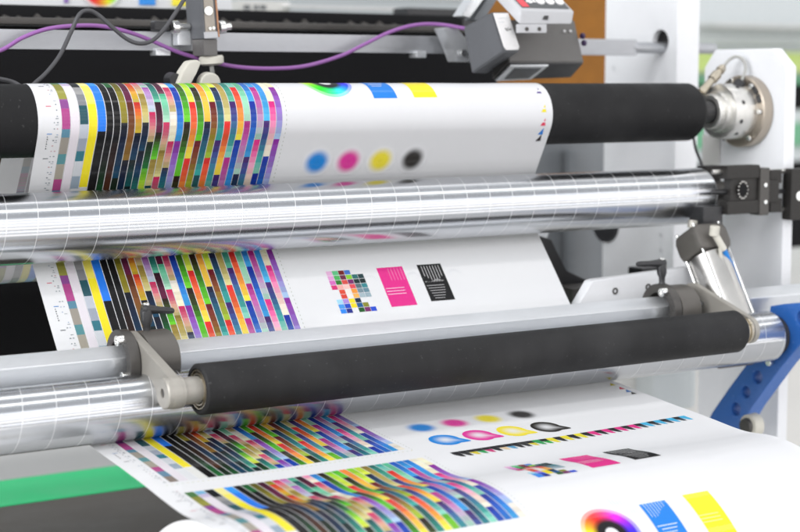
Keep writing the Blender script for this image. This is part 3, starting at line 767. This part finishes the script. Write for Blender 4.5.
# things in the shade behind the paper, right
t = thing('shaded_bracket', at(556, 270, 1.13), 'dark angled bracket in the shade between paper and grey plate', 'bracket')
build('web_plate', prism([at(x, y, 1.13) for x, y in ((541, 236), (552, 240), (566, 272), (596, 284), (596, 330), (560, 330))], (0, .03, 0), .001), M['black_plastic'], t)
build('foot', box(at(585, 292, 1.11), (.05, .03, .012), None, .001), M['dark_steel'], t)
o = build('black_block', box(at(646, 271, 1.15), (.026, .02, .008), None, .001), M['black_plastic']); tag(o, 'small black block lying behind the white mounting plate', 'block')
t = thing('rear_plate', (1.0, 1.36, -.5), 'grey brushed metal plate in the shade behind the right roller ends', 'plate')
build('sheet', box((1.02, 1.36, -.135), (.26, .012, .21), None, .001), M['grey_plate'], t)
for px in (572, 628):
    a, b = at(px, 150, 1.345), at(px-4, 312, 1.345)
    build('rib', box((a+b)/2, (.010, .012, abs(a.z-b.z)), None, .002), M['grey_plate'], t)

# ------------------------------------------------------------------ rail with sensors
YR = 1.214
a, b = at(0, 30, YR), at(0, 48, YR); zc = (a.z+b.z)/2; zh = .0150
xr = at(637, 42, YR).x
t = thing('sensor_rail', (.6, YR+.004, zc), 'flat aluminium rail with round end across the top, in front of black panel', 'rail')
bm = bmesh.new(); add_box(bm, Vector(((xr-.12)/2, YR+.004, zc)), (xr+.12, .008, zh), None, .0005); build('flat_bar', bm, M['rail_alu'], t)
build('round_end', cyl((xr-.002, YR+.004, zc), (1.126, YR+.004, zc), .0052), M['rail_alu'], t)
for x0, w in ((153, 15), (412, 12)):
    p = at(x0+w/2, 50, YR); build('tab', box(Vector((p.x, YR+.0005, zc-zh*.56)), (w*.00085, .012, .006), None, .0006), M['alu_bar'], t)

def pxprism(pts, vec, bev=.0006): return prism([at(*p) for p in pts], vec, bev)
# left sensor
Ys = 1.178
t = thing('edge_sensor', at(205, 30, Ys), 'small grey edge sensor hanging from the rail above the colour chart', 'sensor')
build('housing', pxprism([(199, -30, Ys), (204.3, 39, Ys), (218.8, 38, Ys), (213, -30, Ys)], (0, .030, 0), .001), M['sensor_grey'], t)
build('faceplate', pxprism([(202.4, -20, Ys-.0008), (205.8, 33, Ys-.0008), (215.8, 32.5, Ys-.0008), (211.5, -20, Ys-.0008)], (0, .0012, 0), .0003), M['sensor_plate'], t)
build('bezel', pxprism([(204.2, 32, Ys-.0013), (204.7, 38.6, Ys-.0013), (218.4, 37.8, Ys-.0013), (217.6, 31.4, Ys-.0013)], (0, .0012, 0), .0003), M['box_grey'], t)
build('side_strip', pxprism([(213.6, -20, Ys-.001), (218.4, 37, Ys-.001), (220, 37, Ys-.001), (215.4, -20, Ys-.001)], (0, .01, 0), .0003), M['copper_edge'], t)
for x, y, r in ((208, 11, .0036), (209.5, 28.5, .0014), (213, 28, .0014)):
    bm = bmesh.new(); hexbolt(bm, at(x, y, Ys-.0006), (0, -1, 0), r, .0016); build('screw', bm, M['chrome'], t)
build('lower_housing', pxprism([(203.5, 39, Ys+.002), (204.5, 56, Ys+.002), (218, 56, Ys+.002), (217.5, 38.5, Ys+.002)], (0, .022, 0), .001), M['sensor_mid'], t)
p = at(211, 57, Ys+.012)
build('cable_gland', lathe(p+Vector((0, 0, .001)), (.08, 0, -1), [(0, .0088), (.0015, .0098), (.006, .0096), (.0075, .007)], 32), M['cream'], t)
build('tail', tube([p+Vector((0, 0, -.004)), at(212, 70, Ys+.012), at(214, 84, Ys+.02)], .0018, 10), M['pale_cable'], t)
for x0, x1 in ((172, 190), (218, 231)):
    a = at(x0, 27.5, YR-.012); b = at(x1, 26.5, YR-.012)
    bm = bmesh.new(); add_cyl(bm, a, b, .0028, 20); add_cyl(bm, a, a+(b-a)*.35 if x0 < 200 else a+(b-a)*.5, .0052, 24); build('clamp_screw', bm, M['chrome'], t)
build('clamp_foot', box(at(182, 38, YR-.006), (.012, .010, .012), None, .0008), M['alu_bar'], t)
build('clip', box(at(160, 26, YR-.004), (.013, .010, .0075), None, .0012), M['black_plastic'], t)
# cream clip below it
t = thing('web_guide_finger', at(190, 72, 1.15), 'cream plastic guide finger over the black roller under the small sensor', 'guide')
build('finger', pxprism([(177, 86, 1.15), (183, 71, 1.15), (190, 61, 1.15), (198, 59.5, 1.15), (202, 63, 1.15), (196, 74, 1.15), (191, 86, 1.15)], (0, .012, 0), .0015), M['cream'], t)
build('knob', lathe(at(211, 84, 1.15), (0, 1, .1), [(0, .007), (.001, .0085), (.008, .0085), (.009, .007)], 32), M['cream'], t)
build('pivot', lathe(at(176, 80, 1.155), (0, 1, 0), [(0, .005), (.01, .006)], 24), M['black_plastic'], t)

# right sensor head
Yh = 1.135
t = thing('camera_sensor', at(530, 50, Yh), 'large grey sensor box with dark lens window above the white paper', 'sensor')
nd = Vector((.02, .040, .004))
bm = bmesh.new()
fr = [at(509.5, 62, Yh+.008), at(584, 62.5, Yh+.008), at(574, 20, Yh+.018), at(502, 20, Yh+.018)]
bt_ = [at(492, 80, Yh+.034), at(571, 77, Yh+.034), at(566, 20, Yh+.057), at(495, 20, Yh+.057)]
vs = [bm.verts.new(p) for p in fr+bt_]
for f in ((0, 1, 2, 3), (7, 6, 5, 4), (0, 4, 5, 1), (1, 5, 6, 2), (2, 6, 7, 3), (3, 7, 4, 0)): bm.faces.new([vs[i] for i in f])
bmesh.ops.bevel(bm, geom=bm.edges[:], offset=.0008, segments=2, affect='EDGES')
build('housing', bm, M['sensor_mid'], t)
def on_under(a, b, lift=.0012):                       # point on the tilted underside
    p = fr[0].lerp(fr[1], a); q = bt_[0].lerp(bt_[1], a); n = (fr[1]-fr[0]).cross(bt_[0]-fr[0]).normalized()
    if n.z > 0: n = -n
    return p.lerp(q, b)+n*lift
n_ = (fr[1]-fr[0]).cross(bt_[0]-fr[0]).normalized(); n_ = -n_ if n_.z > 0 else n_
build('underside', prism([on_under(.01, .03, .0), on_under(.985, .03, .0), on_under(.985, .97, .0), on_under(.01, .97, .0)], n_*.0008, 0), M['black_plastic'], t)
build('window_frame', prism([on_under(.02, .08, .0009), on_under(.52, .06, .0009), on_under(.46, .92, .0009), on_under(.02, .94, .0009)], n_*.0016, .0004), M['alu_bar'], t)
build('lens_window', prism([on_under(.10, .20, .0026), on_under(.45, .20, .0026), on_under(.40, .78, .0026), on_under(.10, .80, .0026)], n_*.0006, 0), M['glass_dark'], t)
for x in (564, 570):
    build('status_lamp', lathe(at(x, 31.2, Yh+.0148), (0, -1, 0), [(0, .0012), (.0012, .0011), (.0018, .0005)], 14), M['label_white'], t)
for x, y in ((581, 36), (582.5, 43)):
    build('connector', cyl(at(x, y, Yh+.012), at(x+3, y, Yh+.012), .0026), M['violet_tip'], t)
# left head of the sensor with the white label
t = thing('lamp_head', at(492, 45, Yh), 'grey tilted lamp head with white label, left of the large sensor box', 'lamp head')
lf = [at(463.5, 27, Yh+.012), at(492, 12, Yh-.018), at(504, 51.5, Yh-.018), at(472, 73.5, Yh+.012)]
rt = [at(476, 27, Yh+.045), at(507.5, 12, Yh-.006), at(520, 51, Yh-.006), at(486, 74, Yh+.045)]
bm = bmesh.new(); vs = [bm.verts.new(p) for p in lf+rt]
for f in ((3, 2, 1, 0), (4, 5, 6, 7), (0, 1, 5, 4), (1, 2, 6, 5), (2, 3, 7, 6), (3, 0, 4, 7)): bm.faces.new([vs[i] for i in f])
bmesh.ops.bevel(bm, geom=bm.edges[:], offset=.001, segments=2, affect='EDGES')
build('housing', bm, M['sensor_grey'], t)
n2 = (lf[2]-lf[1]).cross(rt[1]-lf[1]).normalized(); n2 = n2 if n2.y < 0 else -n2
def on_lab(a, b): return lf[1].lerp(lf[2], b).lerp(rt[1].lerp(rt[2], b), a)
lab = build('label_plate', prism([on_lab(.04, .03), on_lab(.96, .03), on_lab(.98, .90), on_lab(.86, .97), on_lab(.14, .97), on_lab(.06, .90)], n2*.0010, .0003), M['label_white'], t)
def strokes(pts_ab, fn, n, w, parent, nm, m, lift=.0012):
    bm = bmesh.new()
    for a0, b0, a1, b1 in pts_ab:
        p, q = fn(a0, b0)+n*lift, fn(a1, b1)+n*lift; d = (q-p).normalized(); s_ = d.cross(n).normalized()*w
        add_prism(bm, [p-s_, q-s_, q+s_, p+s_], n*.0002, 0)
    return build(nm, bm, m, parent)
r3 = random.Random(3); rows = []
for j in range(7):
    b = .16+.1*j; a = .2
    while a < .8:
        w = r3.uniform(.04, .12); rows.append((a, b, min(.85, a+w), b)); a += w+.04
strokes(rows[:9], on_lab, n2, .00022, lab, 'small_print', M['pale_wall'])
strokes([(.42, .42, .5, .45), (.55, .43, .63, .41), (.66, .44, .78, .45), (.45, .47, .6, .47)], on_lab, n2, .0004, lab, 'printed_mark', M['dark_print'])
# control box on top
Yk = 1.118
t = thing('control_box', at(545, 15, Yk), 'light grey control box with round buttons and red corner on the sensor', 'control box')
kf = [at(520, 24.5, Yk), at(575, 14, Yk+.002), at(575, 12.5, Yk+.002), at(518, 9.5, Yk)]
fa, fb, fc, fd = at(519, 24.5, Yk), at(572, 24.5, Yk), at(574.5, 11.5, Yk), at(521, 10, Yk)
back = Vector((-.012, .046, .040))
build('case', prism([fa, fb, fc, fd], back, .0014), M['box_grey'], t)
def on_top(a, b): return fd.lerp(fc, a)+back*b
n3 = (fc-fd).cross(back).normalized(); n3 = n3 if n3.z > 0 else -n3
pan = build('panel', prism([on_top(.06, .05), on_top(.94, .05), on_top(.94, .92), on_top(.06, .92)], n3*.0007, .0002), M['dark_print'], t)
build('red_corner', prism([on_top(.07, .06), on_top(.20, .06), on_top(.20, .6), on_top(.07, .6)], n3*.0010, .0001), M['red'], pan)
for a in (.50, .68, .86):
    p = on_top(a, .19); build('button', lathe(p, n3, [(0, .0042), (.0016, .0042), (.0022, .0036)], 28), M['label_white'], t)
strokes([(.24, .16, .34, .30), (.34, .16, .24, .30), (.29, .14, .29, .34), (.27, .36, .40, .40), (.38, .16, .40, .26)], on_top, n3, .0011, pan, 'printed_mark', M['label_white'], .0008)
strokes([(.5, .38, .6, .38), (.68, .38, .8, .38)], on_top, n3, .0005, pan, 'printed_mark', M['label_white'], .0008)
build('port', prism([fa.lerp(fb, .42)+(fd-fa)*.35, fa.lerp(fb, .52)+(fd-fa)*.32, fa.lerp(fb, .52)+(fd-fa)*.62, fa.lerp(fb, .45)+(fd-fa)*.62], (0, -.0008, 0), 0), M['black_plastic'], t)
tb = build('mount_tab', prism([at(518.5, 33, Yk-.001), at(547, 33, Yk-.001), at(547, 24, Yk-.001), at(518.5, 24, Yk-.001)], (0, .004, 0), .0007), M['box_grey'], t)
for x in (526.5, 539): build('screw', lathe(at(x, 29, Yk-.0008), (0, -1, 0), [(0, .0017), (.0009, .0017), (.0009, .0009), (.0003, .0008)], 16), M['dark_steel'], tb)
# bracket of the sensor on the rail
t = thing('rail_bracket', at(455, 45, 1.2), 'pale metal bracket fixing the sensor to the left on the rail', 'bracket')
build('foot', pxprism([(443, 28, 1.19), (456, 27, 1.19), (466, 38, 1.19), (473, 62, 1.19), (457, 62, 1.19), (454, 49, 1.19)], (0, .015, 0), .0008), M['alu_bar'], t)
build('screw', lathe(at(463, 53, 1.189), (0, -1, 0), [(0, .003), (.002, .003)], 16), M['chrome'], t)
for i, pts_ in enumerate((((461, 16), (470, 18), (505, -30), (490, -30)), ((473, 20), (484, 21), (515, -30), (506, -30)))):
    build('strut', pxprism([(x, y, 1.21+.004*i) for x, y in pts_], (0, .014, 0), .0008), M['grey_plate'] if i else M['alu_bar'], t)

# cables
o = build('cable', tube([at(-30, 55, 1.205), at(0, 50.5, 1.205), at(22, 38, 1.203), at(45, 29.5, 1.2), at(70, 26, 1.198), at(100, 26, 1.198), at(128, 32, 1.198), at(150, 40, 1.2), at(178, 52, 1.2), at(205, 60, 1.2), at(235, 66.5, 1.196), at(270, 68.5, 1.196), at(305, 66, 1.196), at(340, 56, 1.2), at(365, 44, 1.203), at(390, 32, 1.203), at(415, 25, 1.2), at(440, 24.5, 1.195), at(468, 29, 1.18)], .0016, 12, 10), M['purple'])
tag(o, 'purple cable drooping along the rail between both sensors', 'cable')
o = build('cable', tube([at(26, 92, 1.16), at(34, 84, 1.16), at(47, 72, 1.165), at(60, 55, 1.17), at(71, 32, 1.175), at(79, 15, 1.175), at(87, 10.5, 1.175), at(97, 14, 1.175), at(112, 27, 1.172), at(127, 39, 1.17), at(140, 43.5, 1.168), at(153, 40, 1.168), at(165, 28, 1.168), at(176, 12, 1.168), at(186, -4, 1.168), at(194, -20, 1.168)], .0016, 12, 10), M['grey_cable'])
tag(o, 'dark grey cable rising in a loop over the left of the rail', 'cable')
o = build('cable', tube([at(-20, 76, 1.165), at(0, 79, 1.165), at(14, 82.5, 1.165), at(26, 90, 1.16)], .0016, 12, 10), M['grey_cable'])
tag(o, 'short dark grey cable end at the far left beside the black roller', 'cable')

# ------------------------------------------------------------------ rear of the machine
t = thing('black_screen', (.4, 1.31, -.5), 'wide black screen panel behind the rail and the rollers', 'panel')
zt = at(0, 50, 1.30).z
build('sheet', box((.405, 1.32, (zt+.02-.245)/2), (1.06, .012, zt+.02+.245), None, .001), M['black_panel'], t)
build('top_flange', box((.405, 1.318, zt+.0235), (1.06, .035, .006), None, .001), M['dark_steel'], t)
# dark brush beam above the rail
t = thing('brush_beam', (.4, 1.40, .05), 'dark brush beam running behind the rail, below the far printed sheet', 'beam')
z1, z0 = at(200, 9, 1.40).z, at(200, 30, 1.40).z
build('beam', box((.30, 1.41, (z0+z1)/2), (1.30, .03, (z1-z0)*.97), None, .002), M['black_panel'], t)
bm = bmesh.new()
for k in range(70):
    x = -.3+1.2*k/70; add_box(bm, Vector((x+rnd.uniform(-.004, .004), 1.393, z1-.0135+rnd.uniform(-.002, .001))), (.010, .006, .006), Matrix.Rotation(rnd.uniform(.3, .7), 3, 'Y'), .0005)
build('bristle_row', bm, M['dark_steel'], t)
# further printed sheet at the top left
t = thing('printed_sheet', (.3, 1.50, .09), 'far blurred printed sheet above the brush beam at top left', 'paper web')
Yp = 1.50
zb = at(100, 7.5, Yp).z
xl, xr2 = -.3, at(232, 5, Yp).x
build('sheet', box(((xl+xr2)/2, Yp+.002, zb+.06), (xr2-xl, .003, .12), None, 0), M['paper'], t)
def sheet_ink(nm, x0, x1, dz, h):
    a, b = at(x0, 0, Yp).x, at(x1, 0, Yp).x
    build(nm, box(((a+b)/2, Yp-.0005, zb+.0035+dz/2), (b-a, .0012, dz), None, 0), mat('far_ink_'+h, hexc(h), .4), t)
sheet_ink('blue_patch', 139, 155, .05, '2E8CE0'); sheet_ink('yellow_patch', 172, 192, .05, 'F2E23C'); sheet_ink('violet_mark', 64, 68, .012, '8A6AB0')
me = bpy.data.meshes.new('colour_wheel'); bm = bmesh.new(); lay = bm.verts.layers.float_color.new('ink')
cc = at(101, -14, Yp); rows = []
for i in range(15):
    q = i/14; row = []
    for k in range(48):
        a = 2*math.pi*k/48; v = bm.verts.new((cc.x+.0215*q*math.cos(a), Yp-.0012, cc.z+.0215*q*math.sin(a)))
        c = hue_c(a+2.2, .95, .95); c = WHITE if q < .2 else hexc('0E0A10') if q < .45 else mixc(c, WHITE, smooth01((q-.8)/.2)); v[lay] = (*c, 1); row.append(v)
    rows.append(row)
for r0, r1 in zip(rows[:-1], rows[1:]):
    for k in range(48): bm.faces.new((r0[k], r0[(k+1) % 48], r1[(k+1) % 48], r1[k]))
build('colour_wheel', bm, M['ink'], t)
# blurred frame of the next unit, top middle
Yn = 1.75
t = thing('far_machine', at(330, 10, Yn), 'pale blurred machine frame beyond the brush beam, top middle', 'machine frame')
a, b = at(284, 5.5, Yn), at(402, 10.5, Yn); build('white_rail', box(((a+b)/2).to_tuple(), (b.x-a.x, .03, a.z-b.z), None, .001), M['label_white'], t)
a, b = at(225, -60, Yn+.05), at(470, 2, Yn+.05); build('panel', box((a+b)/2, (b.x-a.x, .03, a.z-b.z), None, .001), M['pale_wall'], t)
a, b = at(232, 1, Yn+.02), at(284, 12, Yn+.02); build('guard', box((a+b)/2, (b.x-a.x, .03, a.z-b.z), None, .001), M['pale_panel'], t)
for x0_, x1_ in ((244, 250), (254, 258), (260, 266)):
    a, b = at(x0_, 5, Yn-.01), at(x1_, 9.5, Yn-.01); build('dark_mark', box((a+b)/2, (b.x-a.x, .002, a.z-b.z), None, 0), M['sensor_grey'], t)
a, b = at(400, 8, Yn-.2), at(470, 28, Yn-.2); build('dark_beam', box((a+b)/2, (b.x-a.x, .03, a.z-b.z), None, .001), M['black_plastic'], t)
o = build('amber_panel', box(at(560, 40, 1.62)+Vector((0, 0, -.05)), (.22, .015, .34), None, .001), M['orange_glow']); tag(o, 'amber brown panel behind the large sensor, beside the white side plate', 'panel')
# base of the machine, lower left
def shelf(name, pts, m, label, cat, X1=.83):
    ps = [at(0, y, Y) for y, Y in pts]
    o = build(name, prism([Vector((-.45, p.y, p.z)) for p in ps], (X1+.45, 0, 0), .0012), m); return tag(o, label, cat)
shelf('apron_plate', [(446, 1.68), (480.5, 1.502), (486, 1.502), (452, 1.70)], M['apron'], 'light grey apron plate below the lower roller at far left', 'plate')
shelf('green_beam', [(480.5, 1.500), (506, 1.385), (512, 1.385), (486, 1.500)], M['green'], 'bright green machine beam at lower left under the grey plate', 'beam')
shelf('machine_bed', [(507, 1.383), (580, 1.12), (600, 1.12), (520, 1.383)], M['tray'], 'dark brown machine bed below the green beam', 'machine bed', .70)
# pale cabinet, lower right
t = thing('cabinet', (1.35, 1.55, -1.0), 'pale off-white machine cabinet below and beyond the blue arm', 'cabinet')
build('body', box((1.47, 1.45, -.735), (1.08, .52, .99), None, .006), M['pale_panel'], t)
a = at(665, 388, 1.18); build('box', box(a, (.055, .03, .04), None, .005), M['pale_wall'], t)
a, b = at(736, 362, 1.17), at(743, 376, 1.17); build('pipe', cyl(a, b, .004), M['cream'], t)
# distant machine on the right
YD = 3.2
t = thing('distant_machine', at(760, 120, YD)+Vector((0, 0, -.6)), 'blurred white and lime green machine far behind the flange bearing', 'machine')
def band(nm, x0, y0, x1, y1, m, dy=0):
    a, b = at(x0, y0, YD+dy), at(x1, y1, YD+dy); build(nm, box((a+b)/2, (abs(b.x-a.x), .12, abs(a.z-b.z)), None, .004), m, t)
band('cover', 560, -140, 900, 49, M['pale_wall']); band('lime_band', 560, 50, 900, 73, M['lime'], -.02); band('green_panel', 560, 74, 900, 84, M['deep_green'], .02)
band('slot', 560, 84.5, 900, 112, M['black_panel'], .03); band('lower_cover', 560, 112.5, 900, 126, M['pale_wall'], .0)
band('green_band', 560, 126.5, 900, 142, M['deep_green'], -.02); band('lower_cover', 560, 142.5, 900, 156, M['pale_wall'], .0); band('base', 560, 156.5, 900, 270, M['black_panel'], .05)
band('guard_rail', 700, 26, 860, 29, M['pale_panel'], -.1)

# ------------------------------------------------------------------ setting
bm = bmesh.new(); add_box(bm, Vector((1.5, 1.5, -ZS-.05)), (14, 14, .1), None, 0); tag(build('floor', bm, M['floor']), kind='structure')
bm = bmesh.new(); add_box(bm, Vector((2.5, 6.2, .6)), (14, .1, 3.8), None, 0); tag(build('wall', bm, M['pale_wall']), kind='structure')

# ------------------------------------------------------------------ light
w = bpy.data.worlds.new('World'); S.world = w; w.use_nodes = True
nt = w.node_tree; bg = nt.nodes['Background']
tc = nt.nodes.new('ShaderNodeTexCoord'); sp = nt.nodes.new('ShaderNodeSeparateXYZ'); rp = nt.nodes.new('ShaderNodeValToRGB')
nt.links.new(tc.outputs['Generated'], sp.inputs[0])
mr = nt.nodes.new('ShaderNodeMapRange'); mr.inputs['From Min'].default_value = -1; mr.inputs['From Max'].default_value = 1
nt.links.new(sp.outputs[2], mr.inputs['Value']); nt.links.new(mr.outputs[0], rp.inputs[0])
els = rp.color_ramp.elements
els[0].position = 0; els[0].color = (.40, .40, .40, 1); els[1].position = 1; els[1].color = (.75, .78, .82, 1)
for p_, c_ in ((.47, (.55, .55, .55)), (.53, (.55, .555, .56)), (.60, (.80, .81, .83)), (.75, (.62, .64, .67))):
    e_ = els.new(p_); e_.color = (*c_, 1)
nt.links.new(rp.outputs[0], bg.inputs[0]); bg.inputs[1].default_value = .80
def area(name, loc, target, sx, sy, power, col=(1, .99, .97)):
    l = bpy.data.lights.new(name, 'AREA'); l.shape = 'RECTANGLE'; l.size = sx; l.size_y = sy; l.energy = power; l.color = col
    o = bpy.data.objects.new(name, l); COL.objects.link(o); o.location = (loc[0], loc[1], loc[2]+ZS)
    d = Vector(target)-Vector(loc); x = Vector((1, 0, 0)); z = -d.normalized(); y = z.cross(x).normalized(); x = y.cross(z)
    o.rotation_euler = Matrix((x, y, z)).transposed().to_euler(); return o
area('ceiling_lamp_row', (4.5, 1.35, 1.9), (4.5, 1.0, 0), 16.0, .30, 46)
area('ceiling_lamp_row', (4.5, .15, 1.9), (4.5, 1.0, -.1), 16.0, .14, 42)
for zw, pw, cw in ((-.85, 30, (1, .98, .95)), (-.30, 30, (.95, .96, 1)), (.25, 30, (1, .96, .90)), (.80, 34, (.92, .92, 1)), (1.35, 34, (1, .96, .91)), (1.95, 34, (.96, .97, 1))):
    area('front_fill_strip', (5.0, -1.9, zw), (5.0, 1.0, -.1), 16.0, .26, pw, cw)  # unseen strips added as frontal fill and for streaks on the rollers
area('side_fill', (-2.2, .2, .9), (.8, 1.2, -.1), 2.5, 1.4, 95, (.97, .98, 1))  # soft fill added from the left to brighten the left-facing sides

# ------------------------------------------------------------------ camera
cam = bpy.data.cameras.new('camera'); co = bpy.data.objects.new('camera', cam); COL.objects.link(co)
cam.sensor_width = 36; cam.lens = 36*F_PX/800
co.location = (0, 0, ZS); co.rotation_euler = Matrix((cR, cU, -cF)).transposed().to_euler()
cam.clip_start = .05; cam.clip_end = 60
cam.dof.use_dof = True; cam.dof.focus_distance = 1.16; cam.dof.aperture_fstop = 7.5
S.camera = co
S.view_settings.view_transform = 'Standard'; S.view_settings.look = 'None'; S.view_settings.gamma = 1; S.view_settings.exposure = -.02
S.cycles.max_bounces = 8; S.cycles.use_denoising = True; S.cycles.caustics_reflective = False; S.cycles.caustics_refractive = False
S.cycles.sample_clamp_indirect = 4
S.cycles.denoising_input_passes = 'RGB_ALBEDO'; S.cycles.denoising_prefilter = 'ACCURATE'
